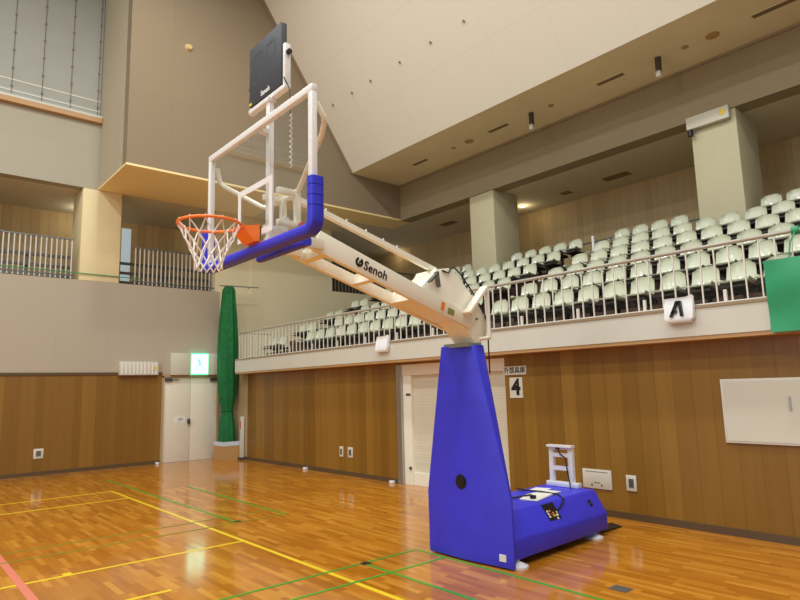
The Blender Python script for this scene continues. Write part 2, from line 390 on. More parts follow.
# window with blind, upper left
win = MB().box(-16, YE+.12, 8.83, 3.98, YE+.3, 14).build('window_1', M['white']); tag(win, 'tall window over the end balcony closed by a pale blind', 'window', kind='structure')
struct('trim_5', MB().box(-16, YE-.14, 8.70, 3.99, YE+.12, 8.82, 0).box(-16,YE-.145,8.82,3.99,YE+.12,8.88, 1), [M['tan'], M['slab']], 'projecting sill under the tall blind', 'trim')
bl = thing('window_blind', (1.5, YE+.06, 8.9), 'pale pleated blind with dark cord lines over the tall window', 'blind')
MB().box(-16, YE+.05, 8.86, 3.97, YE+.08, 14).build('blind_fabric', M['blind'], bl)
for i in range(14):
    x = 3.90-.635*i
    c = MB().tube([(x, YE+.04, 8.88), (x, YE+.04, 14)], .008, 6)
    for j in range(11): c.cyl((x, YE+.025, 9.17+.46*j), 1, .028, .02, 8)
    c.build('blind_cord', M['cordbrown'], bl)
for z in (9.05, 9.32):
    MB().box(-16, YE+.04, z, 3.97, YE+.055, z+.03).build('blind_bar', M['pale_sign'], bl)

# narrow window at the back of the balcony
win = MB().box(5.36, 18.97, 4.9, 5.62, 19.0, 6.75).build('window_2', M['daylight']); tag(win, 'narrow bright window strip at the back of the end balcony', 'window', kind='structure')

# door in the end wall
d = thing('double_door', (6.5, YE, 0), 'cream steel double door under the lit exit sign', 'door')
d.name = 'door_1'; LOC['door_1'] = LOC.pop('double_door'); d['kind'] = 'structure'
MB().box(5.74, YE-.03, 0, 5.79, YE+.1, 2.24).box(7.25, YE-.03, 0, 7.30, YE+.1, 2.24).box(5.74, YE-.03, 2.2, 7.3, YE+.1, 2.3).build('door_frame', M['ltan'], d)
for a, b in ((5.79, 6.51), (6.52, 7.25)): MB().box(a, YE+.01, .01, b, YE+.06, 2.2).build('door_leaf', M['door'], d, bevel=.004)
MB().cyl((6.47, YE-.05, 1.03), 1, .035, .06, 14).box(6.43, YE-.06, .96, 6.50, YE-.045, 1.10).build('door_handle', M['darkrail'], d)
for x in (5.82, 7.05): MB().box(x, YE-.05, 2.10, x+.18, YE+.01, 2.17).box(x+.14, YE-.045, 2.13, x+.36, YE-.03, 2.15).build('door_closer', M['darkrail'], d)
ps = thing('paper_notice', (6.24, YE+.01, 1.03), 'small white paper notice taped to the cream double door', 'notice')
MB().box(6.10, YE+.004, 1.0, 6.38, YE+.01, 1.17).build('sheet', M['paper'], ps)
for z, x1 in ((1.12, 6.32), (1.085, 6.34), (1.05, 6.28)): MB().box(6.20, YE+.002, z-.006, x1, YE+.004, z+.006).build('text_line', M['darkrail'], ps)

# storeroom door in the side wall
d = thing('door_2', (XR+.1, 7.6, 0), 'cream storeroom sliding door with ribbed panel behind the blue tower', 'door'); d['kind'] = 'structure'
MB().box(XR-.01, DO1-.13, 0, XR+.3, DO1, 2.2).build('steel_jamb', M['steel'], d)
MB().box(XR+.03, DO0, 2.0, XR+.28, DO1-.13, 2.2).box(XR+.05, DO1-.36, 0, XR+.25, DO1-.13, 2.0).box(XR+.08, DO0, 0, XR+.28, DO1-.36, .22).build('door_frame', M['ivory'], d)
MB().box(XR+.12, DO0, .22, XR+.2, DO1-.36, 2.0).build('ribbed_panel', M['shutter'], d)
MB().box(XR+.04, DO1-.34, 1.62, XR+.05, DO1-.22, 1.66).build('door_latch', M['darkrail'], d)
MB().cyl((XR+.03, DO1-.30, .30), 0, .03, .03, 12).build('door_lock', M['darkrail'], d)

# ------------------------------------------------------------------ gallery railing
rl = thing('gallery_railing', (7.32, 6, 2.63), 'long white railing with wood handrail along the gallery edge', 'railing')
YN = 1.2; YF = 15.18; xr = 7.37
MB().tube([(xr, YN, 3.33), (xr, YF, 3.33), (8.3, YF, 3.33)], .024, 10).build('handrail', M['handrail'], rl, smooth=True)
MB().box(xr-.02, YN, 2.63, xr+.02, YF, 2.66).box(xr, YF-.02, 2.63, 8.3, YF+.02, 2.66).build('bottom_rail', M['rail'], rl)
n = 87
for i in range(n):
    y = YF-(YF-YN-.1)*i/(n-1)
    MB().box(xr-.009, y-.0075, 2.66, xr+.0075, y+.0075, 3.31).build('baluster', M['rail'], rl)
for i in range(6):
    x = xr+.15+i*.15
    MB().box(x-.011, YF-.011, 2.66, x+.011, YF+.011, 3.31).build('baluster', M['rail'], rl)
for y in [4.8-.98*i for i in range(-10, 4)]:
    MB().box(xr+.02, y-.018, 2.62, xr+.05, y+.018, 2.80).build('rail_bracket', M['rail'], rl)

# ------------------------------------------------------------------ seats
def seat_mesh():
    """bucket shell: backrest + pan, origin at floor centre under the backrest; faces -X"""
    W = .188
    prof = [(-.365, .475), (-.38, .495), (-.33, .50), (-.22, .475), (-.10, .465), (-.045, .485), (-.015, .55), (.005, .63), (.012, .70), (.01, .745), (.0, .77)]
    mb = MB(); rows = []
    nu = 10
    for i, (x, z) in enumerate(prof):
        t = i/(len(prof)-1)
        wd = W*(1.0 if i < 6 else 1.0-.13*(i-5)/5)
        if i == len(prof)-1: wd *= .90
        if i == len(prof)-2: wd *= .97
        row = []
        for j in range(nu+1):
            q = 2*j/nu-1
            e = abs(q)**3
            dx = -.055*e if i >= 5 else 0
            dz = .035*e if 1 < i < 6 else (-.045*abs(q)**4 if i >= 10 else (-.02*abs(q)**4 if i == 9 else 0))
            row.append((x+dx, q*wd, z+dz))
        rows.append(row)
    vs = [p for r in rows for p in r]; m = nu+1
    off = []
    for i, r in enumerate(rows):
        a = Vector((prof[min(i+1,len(prof)-1)][0]-prof[max(i-1,0)][0], 0, prof[min(i+1,len(prof)-1)][1]-prof[max(i-1,0)][1])).normalized()
        nn = Vector((a.z, 0, -a.x))*.016
        off += [tuple(Vector(p)+nn) for p in r]
    K = len(prof); fs = []
    for i in range(K-1):
        for j in range(nu): fs.append((i*m+j, i*m+j+1, (i+1)*m+j+1, (i+1)*m+j))
    o = K*m; n0 = len(fs)
    fs += [tuple(x+o for x in reversed(f)) for f in fs[:n0]]
    for i in range(K-1):
        for j in (0, nu): fs.append((i*m+j, (i+1)*m+j, (i+1)*m+j+o, i*m+j+o))
    for j in range(nu):
        for i in (0, K-1): fs.append((i*m+j, i*m+j+1, i*m+j+1+o, i*m+j+o))
    mb.add(vs+off, fs)
    return mb.mesh('seat_shell', M['seat'], smooth=True)
def frame_mesh():
    mb = MB()
    mb.box(-.34, -.16, .41, -.03, .16, .435)                 # pan support, dark to stand in for shade under the pan
    mb.box(-.03, -.17, .37, .02, .17, .43)
    mb.box(-.02, -.03, .33, .05, .03, .36)
    mb.bar((0,0,.36), (.12,0,.05), .05, .03, up=(0,1,0))      # bracket back to the riser
    mb.bar((0,0,.36), (-.02,0,.0), .05, .03, up=(0,1,0))
    return mb.mesh('seat_frame', M['seat_frame_shade'])
SM, FM = seat_mesh(), frame_mesh()
proto = None
def add_seat(r, y, label, group):
    global proto
    if proto is None:
        root = bpy.data.objects.new('stadium_seat', None); root.empty_display_size = .1; C.objects.link(root)
        for nm, me in (('seat_shell', SM), ('seat_frame', FM)):
            c = bpy.data.objects.new(nm, me); C.objects.link(c); c.parent = root
        proto = root
    else:
        root = proto.copy(); C.objects.link(root)
        for ch in list(proto.children):
            c = ch.copy(); C.objects.link(c); c.parent = root
    root.location = (RX(r), y, RZ(r)); tag(root, label, 'seat', group)
RN = ['front row', 'second row', 'third row', 'fourth row', 'fifth row', 'top row']
P = .442
for r in range(1, 7):
    # right-hand block: counted from the wide stair gap to the right
    y = 6.99-.035*(r-1); i = 0; P = .445-.003*(r-1); ymin = [2.4, 2.5, 2.5, 2.6, 2.9, 3.1][r-1]
    while y > ymin:
        if not (r == 6 and 3.85 < y < 5.2):
            add_seat(r, y, f"pale green gallery seat, {RN[r-1]}, {ORD[i]} place right of the wide stair gap", f"seats in the {RN[r-1]}, right block")
        y -= P; i += 1
    # middle block: counted from the wide stair gap to the left
    y = 8.36-.07*(r-1); i = 0; P = .442; top = 13.4-.06*(r-1)
    while y < top:
        if not (r == 6 and 9.95 < y < 11.5):
            add_seat(r, y, f"pale green gallery seat, {RN[r-1]}, {ORD[i]} place left of the wide stair gap", f"seats in the {RN[r-1]}, middle block")
        y += P; i += 1
    # far pair beyond the narrow stair gap
    if r <= 5:
        for i, y in enumerate((14.58-.13*(r-1), 15.02-.13*(r-1))):
            add_seat(r, y, f"pale green gallery seat, {RN[r-1]}, {['right','left'][i]} one of the far pair", f"far pair of seats in the {RN[r-1]}")

# rail behind the top row
t = thing('back_guard_rail', (13.4, 7.4, RZ(6)), 'grey guard rail behind the top row of gallery seats', 'railing')
for y0, y1 in ((5.12, 10.2),):
    MB().tube([(13.2, y0, RZ(6)+.80), (13.2, y1, RZ(6)+.80)], .02, 8).build('rail', M['grey'], t, smooth=True)
for y in (7.45, 5.2, 9.0, 10.1): MB().box(13.18, y-.02, RZ(6), 13.22, y+.02, RZ(6)+.80).build('post', M['steel'], t)
t2 = thing('stair_post', (12.35, 7.48, RZ(6)), 'white post at the top of the wide stair gap', 'post')
MB().box(12.325, 7.455, RZ(6), 12.375, 7.505, RZ(6)+.72).build('post', M['white'], t2)

# ------------------------------------------------------------------ balcony railings on the end wall
def balcony_rail(x0, x1, lab, n):
    t = thing('balcony_railing', ((x0+x1)/2, YE+.05, ZB), lab, 'railing', 'end balcony railings')
    y = YE+.05
    MB().box(x0, y-.02, ZB+.98, x1, y+.02, ZB+1.01).build('handrail', M['grey'], t)
    MB().box(x0, y-.015, ZB+.08, x1, y+.015, ZB+.11).build('bottom_rail', M['grey'], t)
    for i in range(n):
        x = x0+.03+(x1-x0-.06)*i/(n-1)
        MB().box(x-.013, y-.013, ZB+.02, x+.013, y+.013, ZB+1.0).build('baluster', M['galv'], t)
    return t
balcony_rail(-1.2, 3.50, 'steel balcony railing at far left, left of the cream column', 43)
balcony_rail(4.95, 7.14, 'steel balcony railing right of the cream column, behind the hoop', 20)
t = thing('storage_rack', (2.5, 18.3, ZB), 'dark horizontal bar rack standing on the balcony behind the far left railing', 'rack')
for z in (.35, .62, .90): MB().box(-1, 18.28, ZB+z, 4.4, 18.36, ZB+z+.07).build('bar', M['rackgrey'], t)
for x in (-.9, 1, 2.8, 4.3): MB().box(x, 18.36, ZB-.02, x+.06, 18.42, ZB+1.0).build('upright', M['rackgrey'], t)
t = thing('storage_rack', (6.6, 18.3, ZB), 'dark horizontal bar rack on the balcony behind the right railing', 'rack')
for z in (.35, .62, .90): MB().box(5.0, 18.28, ZB+z, 8.4, 18.36, ZB+z+.07).build('bar', M['rackgrey'], t)
for x in (5.1, 6.4, 8.2): MB().box(x, 18.36, ZB-.02, x+.06, 18.42, ZB+1.0).build('upright', M['rackgrey'], t)
t = tag(MB().tube([(-1.2,YE-.03,4.80),(1.5,YE-.03,4.775),(3.5,YE-.03,4.765),(5.1,YE-.03,4.755)], .012, 6).build('stretched_rope', M['greenvinyl']), 'thin green cord stretched along the foot of the end balcony', 'rope')
t = thing('railing_grille', (12.6, YE, 4.93), 'short barred railing in the dark opening of the far gallery wall', 'railing')
for i in range(26):
    x = 11.2+.14*i
    MB().box(x-.012, YE+.1, 4.93, x+.012, YE+.124, 5.85).build('baluster', M['steel'], t)
MB().box(11.12, YE+.09, 5.85, 14.85, YE+.13, 5.89).build('handrail', M['grey'], t)

# ------------------------------------------------------------------ basketball goal
def yc(x): return 4.37+.066*(x-2.25)
G = thing('basketball_goal', (5.3, 4.55, 0), 'blue and ivory portable basketball goal with glass backboard in the middle of the hall', 'basketball goal')
# tower cover
def tower():
    mb = MB()
    secs = [(.012, [(4.73,5.11),(4.725,4.56),(4.79,3.985),(4.83,4.0),(4.98,5.10)]),
            (.65,  [(4.73,5.11),(4.718,4.56),(4.79,3.985),(4.83,4.0),(4.98,5.10)]),
            (2.20,[(4.65,4.745),(4.708,4.41),(4.735,4.345),(4.90,4.35),(4.90,4.735)])]
    rings = []
    for (z0, a), (z1, b) in zip(secs, secs[1:]):
        k = 6
        for q in range(k + (1 if z1 > 2 else 0)):
            f = q/k; rings.append([(x0+(x1-x0)*f, y0+(y1-y0)*f, z0+(z1-z0)*f) for (x0,y0),(x1,y1) in zip(a, b)])
    n = 5; vs = [p for r in rings for p in r]; fs = [tuple(reversed(range(n))), tuple(len(vs)-n+j for j in range(n))]
    for i in range(len(rings)-1):
        for j in range(n): fs.append((i*n+j, i*n+(j+1)%n, (i+1)*n+(j+1)%n, (i+1)*n+j))
    return mb.add(vs, fs)
tw = tower().build('tower_cover', M['blue'], G, bevel=.012, auto=.8)
MB().cyl((4.712, 4.585, .79), 0, .074, .03, 24).cyl((4.706, 4.585, .79), 0, .055, .03, 24).build('round_hole', M['black'], tw)
lb = MB().hexa([(4.772,4.075,.075),(4.763,4.15,.075),(4.775,4.15,.075),(4.784,4.075,.075)],[(4.772,4.075,.14),(4.763,4.15,.14),(4.775,4.15,.14),(4.784,4.075,.14)]).build('label', M['paper'], tw)
# base cover
def base():
    mb = MB()
    prof = [(4.04,.07),(4.04,.26),(4.22,.50),(4.90,.50),(5.08,.26),(5.08,.07)]
    return mb.prism([(p[0], p[1]) for p in prof], 0, 4.86, 6.66)
# skewed a little towards the wall like the photo's unit
bs = base()
bs.v = [(x+(.05 if z > .4 and x > 6 else 0), y+.04*(x-5.0), z) for x, y, z in bs.v]
bo = bs.build('base_cover', M['blue'], G, bevel=.018, auto=.8)
MB().tube([(6.44+.022*math.cos(a), 4.19+.02*math.sin(a)*.7, .37+.05*math.sin(a)) for a in [PI*2*i/14 for i in range(14)]], .010, 6, closed=True).cyl((6.44,4.165,.37),1,.022,.03,12).build('grip_hole', M['black'], bo)
for x, y in ((4.94,4.07),(6.45,4.17),(6.45,4.98),(5.0,5.02)):
    MB().cyl((x,y,.0),2,.105,.018,20).cyl((x,y,.018),2,.10,.032,20,r2=.035).cyl((x,y,.04),2,.018,.06,10).build('levelling_foot', M['white'], G, smooth=True)

# mast
my0, my1 = 4.375, 4.675
poly = [(3.95,2.62),(4.07,2.78),(4.22,2.90),(4.26,2.955),(4.44,2.985),(4.50,2.96),(4.58,2.91),(4.70,2.80),(4.83,2.68),(4.92,2.58),(5.0,2.43),(4.97,2.30),(4.895,2.24),(4.89,2.15),(4.78,2.15),(4.79,2.23),(4.71,2.32),(4.60,2.405),(4.48,2.47),(4.35,2.525)]
MB().prism(poly, 1, my0, my1).build('mast', M['ivory'], G, bevel=.006)
MB().box(4.67, 4.36, 2.18, 4.88, 4.72, 2.222).build('mast_collar', M['steel'], G)
# arm beams
def beam(off, th, cut=0):
    pts = [(2.77,3.10-cut),(2.70,2.93),(4.69,2.37),(4.84,2.485-cut*.3)]
    a = [(x, yc(x)+off, z) for x, z in pts]; b = [(x, yc(x)+off+th, z) for x, z in pts]
    return MB().hexa(a, b)
nb = beam(-.185, .05).build('arm_beam', M['ivory'], G, bevel=.004)
beam(.15, .05, .085).build('arm_beam', M['ivory'], G, bevel=.004)
def zb(x): return 2.93-(x-2.70)*.2814
def cross(x, w, h):
    mb = MB()
    return mb.hexa([(x,yc(x)-.135,zb(x)+.004),(x+w,yc(x)-.135,zb(x+w)+.004),(x+w,yc(x)+.15,zb(x+w)+.004),(x,yc(x)+.15,zb(x)+.004)],
                   [(x+.03,yc(x)-.135,zb(x)+h),(x+w+.03,yc(x)-.135,zb(x+w)+h),(x+w+.03,yc(x)+.15,zb(x+w)+h),(x+.03,yc(x)+.15,zb(x)+h)])
cross(2.80,.06,.15).build('cross_member', M['ivory'], G)
cross(3.36,.05,.10).build('cross_member', M['ivory'], G)
x0, x1 = 3.86, 4.45
MB().hexa([(x0,yc(x0)-.135,zb(x0)+.004),(x1,yc(x0)-.135,zb(x1)+.004),(x1,yc(x0)+.15,zb(x1)+.004),(x0,yc(x0)+.15,zb(x0)+.004)],
          [(x0+.03,yc(x0)-.135,zb(x0)+.12),(x1,yc(x0)-.135,zb(x1)+.12),(x1,yc(x0)+.15,zb(x1)+.12),(x0+.03,yc(x0)+.15,zb(x0)+.12)]).build('underside_box', M['ivory'], G)
# near-beam lettering and stickers
bd = Vector((2.0, .132, -.5628)).normalized(); bu = Vector((.27, 0, .96)); bu = (bu-bd*bu.dot(bd)).normalized()
def onbeam(x, h): return Vector((x, yc(x)-.188, zb(x)+h))
text('lettering', 'Senoh', M['black'], .118, onbeam(3.385, .085), bd, bu, nb, bold=.0012)
lg = MB(); cc = onbeam(3.19, .09)
def disc(c, r0, r1, a0, a1, th=.003, n=14):
    nn = bd.cross(bu)*-1
    for i in range(n):
        q = [a0+(a1-a0)*i/n, a0+(a1-a0)*(i+1)/n]
        P4 = [c+bd*r0*math.cos(q[0])+bu*r0*math.sin(q[0]), c+bd*r1*math.cos(q[0])+bu*r1*math.sin(q[0]), c+bd*r1*math.cos(q[1])+bu*r1*math.sin(q[1]), c+bd*r0*math.cos(q[1])+bu*r0*math.sin(q[1])]
        lg.hexa([p-nn*-.001 for p in P4], [p+nn*th*-1 for p in P4])
disc(cc, (.022), .044, 2.0, 5.4); disc(cc, .022, .044, -.7, 1.2); disc(cc+bd*.012, .0, .016, .6, 3.8); disc(cc-bd*.006-bu*.016, .0, .014, 3.5, 6.8)
lg.build('emblem', M['black'], nb)
def sticker(x, h, w, hh, m, lab):
    c = onbeam(x, h)-Vector((0,.003,0)); o = MB().hexa([c-bd*w/2-bu*hh/2, c+bd*w/2-bu*hh/2, c+bd*w/2+bu*hh/2, c-bd*w/2+bu*hh/2],
        [p+Vector((0,.004,0)) for p in (c-bd*w/2-bu*hh/2, c+bd*w/2-bu*hh/2, c+bd*w/2+bu*hh/2, c-bd*w/2+bu*hh/2)]).build('sticker', m, nb); o['label'] = lab
sticker(4.28, .085, .05, .085, M['orangelabel'], 'orange sticker')
sticker(4.40, .070, .095, .06, M['olive'], 'olive green warning sticker')
# struts (dark hinge arms)
a = Vector((4.10, 4.31, 2.80)); b = Vector((4.22, 4.33, 2.90)); c = Vector((4.27, 4.36, 2.77))
MB().bar(a, b, .02, .045, up=(0,1,0)).bar(b, c, .02, .05, up=(0,1,0)).cyl(b-Vector((0,.02,0)),1,.02,.04,12).build('lock_lever', M['grey'], G)
MB().bar((4.30,4.47,2.52), (4.46,4.47,2.457), .035, .03, up=(0,0,1)).build('gas_strut', M['grey'], G)
# side lever and cylinder
MB().bar((4.60,4.29,2.515), (4.90,4.30,2.815), .035, .10, up=(0,1,0)).build('lever_plate', M['ivory'], G, bevel=.004)
MB().cyl((4.63,4.262,2.515),1,.012,.02,10).cyl((4.72,4.262,2.46),1,.012,.02,10).build('lever_bolts', M['grey'], G)
MB().tube([(4.935,4.30,2.80), (4.935,4.30,2.305)], .024, 12).build('hydraulic_cylinder', M['white'], G, smooth=True)
MB().tube([(4.78,4.31,2.255), (4.95,4.30,2.275)], .020, 10).cyl((4.935,4.30,2.27),2,.03,.06,12).build('cylinder_bracket', M['ivory'], G, smooth=True)
# parallel rod
rd = MB().bar((2.56,4.40,3.42), (4.33,4.47,2.965), .05, .05).build('parallel_rod', M['ivory'], G)
for f in (.22,.35,.48,.6,.7): 
    p = Vector((2.56,4.40,3.42)).lerp(Vector((4.33,4.47,2.965)), f); MB().cyl(p+Vector((0,-.01,.02)),2,.008,.03,8).build('rod_clip', M['white'], rd)
MB().tube([(4.34,4.37,2.95),(4.42,4.36,2.93),(4.47,4.37,2.99),(4.52,4.37,3.0),(4.62,4.37,2.93),(4.8,4.37,2.74),(4.97,4.37,2.52),(5.0,4.37,2.4),(4.99,4.36,1.9)], .008, 6).build('power_cable', M['black'], G, smooth=True)
# head frame behind the board
hf = MB()
for y in (4.27, 4.50): hf.box(2.56, y, 2.98, 2.61, y+.045, 3.44)
hf.box(2.555, 4.26, 3.12, 2.615, 4.56, 3.165)
for z in (3.41, 3.14):
    for y in (4.275, 4.505): hf.box(2.40, y, z-.03, 2.60, y+.045, z+.02)
hf.box(2.42, 4.18, 2.93, 2.78, 4.23, 3.02).box(2.42, 4.52, 2.93, 2.78, 4.57, 3.02)
hf.build('head_frame', M['ivory'], G, bevel=.004)
pv = MB().cyl((2.60,4.23,3.13),1,.022,.035,14).build('pivot_knob', M['red'], G); pv['label'] = 'red pivot knob'
MB().tube([(2.60,4.36,3.415),(2.60,4.83,3.418),(2.58,4.89,3.435),(2.38,5.26,3.69),(2.345,5.295,3.75),(2.315,5.275,3.86)], .022, 10).build('board_brace', M['ivory'], G, smooth=True)
MB().tube([(2.60,4.30,3.43),(2.42,3.66,3.67),(2.385,3.575,3.72),(2.37,3.56,3.76),(2.32,3.58,3.86)], .022, 10).build('board_brace', M['ivory'], G, smooth=True)
# V bracket from the post foot to the head frame
MB().bar((2.37,4.385,2.97), (2.56,4.385,3.20), .09, .03, up=(0,1,0)).bar((2.30,4.385,2.96),(2.56,4.385,2.98), .14, .03).build('post_bracket', M['white'], G)
# backboard
bx = 2.25; yl, yr = 5.33, 3.53; z0, z1 = 2.89, 3.975
bb = MB().box(bx, yr, z1-.055, bx+.045, yl, z1).box(bx, yr, z0, bx+.045, yl, z0+.05).box(bx, yr, z0+.05, bx+.045, yr+.055, z1-.055).box(bx, yl-.055, z0+.05, bx+.045, yl, z1-.055).build('board_frame', M['white'], G, bevel=.004)
gp = MB().box(bx+.008, yr+.05, z0+.045, bx+.022, yl-.05, z1-.05).build('glass_pane', M['glass'], G); gp['label'] = 'clear glass pane'
q = MB(); c0 = 4.41; X0, X1 = bx+.004, bx+.009
q.box(X0, c0-.295, 3.405, X1, c0+.295, 3.455).box(X0, c0-.295, 3.005, X1, c0+.295, 3.055).box(X0, c0-.295, 3.055, X1, c0-.245, 3.405).box(X0, c0+.245, 3.055, X1, c0+.295, 3.405)
q.build('target_square', M['white'], gp)
MB().box(2.36, 4.36, 2.95, 2.405, 4.42, 4.20).build('centre_post', M['white'], G, bevel=.004)
for z in (3.92, 2.91): MB().box(bx+.045, 4.36, z-.02, 2.36, 4.42, z+.02).build('post_clip', M['white'], G)
# blue padding
def sq_path(pts, w, h):
    """rounded-rectangle section (w along X, h across) swept in the board plane"""
    mb = MB(); pts = [Vector(p) for p in pts]; rings = []; n = 14
    for i, p in enumerate(pts):
        d = (pts[min(i+1,len(pts)-1)]-pts[max(i-1,0)]).normalized(); s = Vector((1,0,0)); u = d.cross(s)
        ring = []
        for j in range(n):
            a = 2*PI*j/n; ca, sa = math.cos(a), math.sin(a)
            e = lambda v: math.copysign(abs(v)**.55, v)
            ring.append(p+s*(w/2*e(ca))+u*(h/2*e(sa)))
        rings.append(ring)
    vs = [v for r in rings for v in r]; fs = [tuple(reversed(range(n))), tuple(len(vs)-n+j for j in range(n))]
    for i in range(len(rings)-1):
        for j in range(n): fs.append((i*n+j, i*n+(j+1)%n, (i+1)*n+(j+1)%n, (i+1)*n+j))
    return mb.add(vs, fs)
px = 2.272; zl = 2.895; R = .07
yL, yRt = 5.35, 3.525
path = [(px,yL,3.05)] + [(px, yL-R+R*math.cos(a), zl+R-R*math.sin(a)) for a in [PI/2*i/5 for i in range(6)]]
path += [(px, yRt+R-R*math.sin(a), zl+R-R*math.cos(a)) for a in [PI/2*i/5 for i in range(6)]] + [(px,yRt,3.05)]
pad = sq_path(path, .11, .085).build('edge_padding', M['bluepad'], G, smooth=True)
for y in (yL, yRt):
    for a, b in ((3.055,3.125),(3.13,3.20),(3.205,3.265)):
        sq_path([(px,y,a),(px,y,a+.008),(px,y,b-.008),(px,y,b)], .11, .085).build('pad_segment', M['bluepad'], pad, smooth=True)
sq_path([(2.50,4.78,2.925),(2.50,3.99,2.925)], .07, .07).build('arm_padding', M['bluepad'], G, smooth=True)
# rim with net
rim = MB()
rc = Vector((1.868, 4.385, 3.05)); rr = .232
rim.tube([rc+Vector((rr*math.cos(2*PI*i/48), rr*math.sin(2*PI*i/48), 0)) for i in range(48)], .012, 8, closed=True)
rim.box(2.10, 4.30, 3.035, 2.25, 4.47, 3.065)
rim.hexa([(2.243,4.29,2.94),(2.25,4.29,2.94),(2.25,4.48,2.94),(2.243,4.48,2.94)], [(2.243,4.29,3.09),(2.25,4.29,3.09),(2.25,4.48,3.09),(2.243,4.48,3.09)])
rim.prism([(2.11,3.06),(2.25,3.085),(2.25,2.95),(2.20,2.945),(2.125,3.02)], 1, 4.29, 4.48)
ro = rim.build('rim', M['orange'], G, smooth=True, auto=.6)
net = MB(); NN = 12
def npt(i, lv):
    zz = [0, -.10, -.185, -.255, -.305, -.345][lv]; rad = [.232, .185, .142, .112, .10, .105][lv]
    a = 2*PI*(i+(lv % 2)*.5)/NN
    return rc+Vector((rad*math.cos(a), rad*math.sin(a), zz-.012))
def cord(a, b, sag):
    m_ = (a+b)/2; out = (m_-rc); out.z = 0
    net.tube([a, a.lerp(b,.33)-out*sag, a.lerp(b,.66)-out*sag, b], .0052, 5)
for lv in range(5):
    for i in range(NN):
        if lv % 2 == 0: cord(npt(i,lv), npt(i,lv+1), .03); cord(npt(i,lv), npt(i-1,lv+1), .03)
        else: cord(npt(i,lv), npt(i,lv+1), .03); cord(npt(i,lv), npt(i+1,lv+1), .03)
for i in range(NN):
    p = npt(i, 0); net.tube([p+Vector((0,0,.03)), p], .006, 5)
net.build('net', M['net'], ro, smooth=True)
# shot clock on top
sx = 2.375
sc_ = MB().box(sx, 4.19, 4.28, sx+.055, 4.76, 4.835).build('shot_clock', M['screen'], G, bevel=.006); sc_['label'] = 'dark shot clock display'
seg = MB()
def digit(cy):
    W, H, T = .075, .13, .03; x = sx-.0006
    for dz in (-H, 0, H): seg.box(x, cy-W, 4.60+dz-T/2, x+.003, cy+W, 4.60+dz+T/2)
    for dz in (-H/2, H/2):
        for s_ in (-1, 1): seg.box(x, cy+s_*W-T/2, 4.60+dz-.04, x+.003, cy+s_*W+T/2, 4.60+dz+.04)
digit(4.60); digit(4.37)
seg.build('digits', M['digit'], sc_)
text('lettering', 'Senoh', M['white'], .062, (sx-.002, 4.46, 4.325), (0,-1,0), (0,0,1), sc_, depth=.001, bold=.002)
MB().box(sx-.002, 4.71, 4.29, sx+.002, 4.75, 4.315).build('yellow_tab', M['yellow'], sc_)
MB().box(sx, 4.13, 4.225, sx+.055, 4.77, 4.262).box(sx, 4.13, 4.262, sx+.055, 4.165, 4.62).box(sx+.02, 4.77, 4.225, sx+.055, 4.79, 4.58).box(2.345,4.35,4.19,2.42,4.43,4.226).build('clock_bracket', M['white'], sc_, bevel=.003)
MB().cyl((sx+.03, 4.10, 4.54), 1, .022, .03, 12).build('bracket_knob', M['black'], sc_)
MB().cyl((sx+.035,4.79,4.48),1,.015,.02,10).build('bracket_knob', M['black'], sc_)
# cable hanging behind the glass
cb = [(2.36, 4.12, 4.30), (2.37, 4.05, 4.18), (2.36, 4.02, 4.05), (2.34, 3.99, 3.93)]
MB().tube(cb, .006, 6).build('clock_cable', M['black'], sc_, smooth=True)
cb = [(2.34+.009*math.cos(i*1.1), 3.975+.009*math.sin(i*1.1), 3.93-.0075*i) for i in range(60)]
MB().tube(cb, .005, 5).build('coiled_cord', M['white'], G, smooth=True)

# ------------------------------------------------------------------ loose things on and by the base
def deck_y(x): return .05*(x-5.0)
t = thing('paper_sheet', (5.9, 4.5, .5), 'larger crumpled white sheet lying on the blue base beside the tower', 'paper')
pz = .504
MB().hexa([(5.55,4.50,pz),(5.60,4.30,pz),(6.10,4.42,pz),(6.28,4.46,pz),(6.20,4.62,pz),(5.80,4.60,pz)], [(5.55,4.50,pz+.012),(5.60,4.30,pz+.01),(6.10,4.42,pz+.02),(6.28,4.46,pz+.008),(6.20,4.62,pz+.015),(5.80,4.60,pz+.02)]).build('sheet', M['paper'], t)
t = thing('paper_sheet', (6.25, 4.72, .5), 'smaller white sheet on the blue base near the white frame', 'paper')
MB().hexa([(6.08,4.80,pz),(6.16,4.62,pz),(6.36,4.66,pz),(6.30,4.84,pz)], [(6.08,4.80,pz+.01),(6.16,4.62,pz+.006),(6.36,4.66,pz+.01),(6.30,4.84,pz+.012)]).build('sheet', M['paper'], t)
# controller lying on the slanted side
t = thing('shot_clock_controller', (5.6, 4.15, .36), 'black controller with coloured buttons on the slanted side of the blue base', 'controller')
sl = Vector((0,.18,.24)).normalized(); sn = Vector((0,-.24,.18)).normalized(); ox = Vector((1,.05,0)).normalized()
cc = Vector((5.675, 4.165+.027, .392))+sn*.014
def pl(a, b, w, h, th, m, name, lift=0):
    c = cc+ox*a+sl*b+sn*lift; R4 = [c-ox*w/2-sl*h/2, c+ox*w/2-sl*h/2, c+ox*w/2+sl*h/2, c-ox*w/2+sl*h/2]
    return MB().hexa([p-sn*th/2 for p in R4], [p+sn*th/2 for p in R4]).build(name, m, t)
pl(0, 0, .22, .19, .02, M['black'], 'case')
for a, b, m in ((-.09,-.02,'paper'),(-.09,-.05,'paper'),(-.09,.01,'paper'),(-.04,.01,'orangelabel'),(-.03,-.03,'red'),(.0,-.05,'yellow'),(.01,-.02,'orangelabel'),(.05,-.05,'seat'),(.08,-.05,'paper'),(.05,-.085,'paper'),(.09,-.02,'seat')):
    pl(a*.85, b, .025, .022, .006, M[m], 'button', .011)
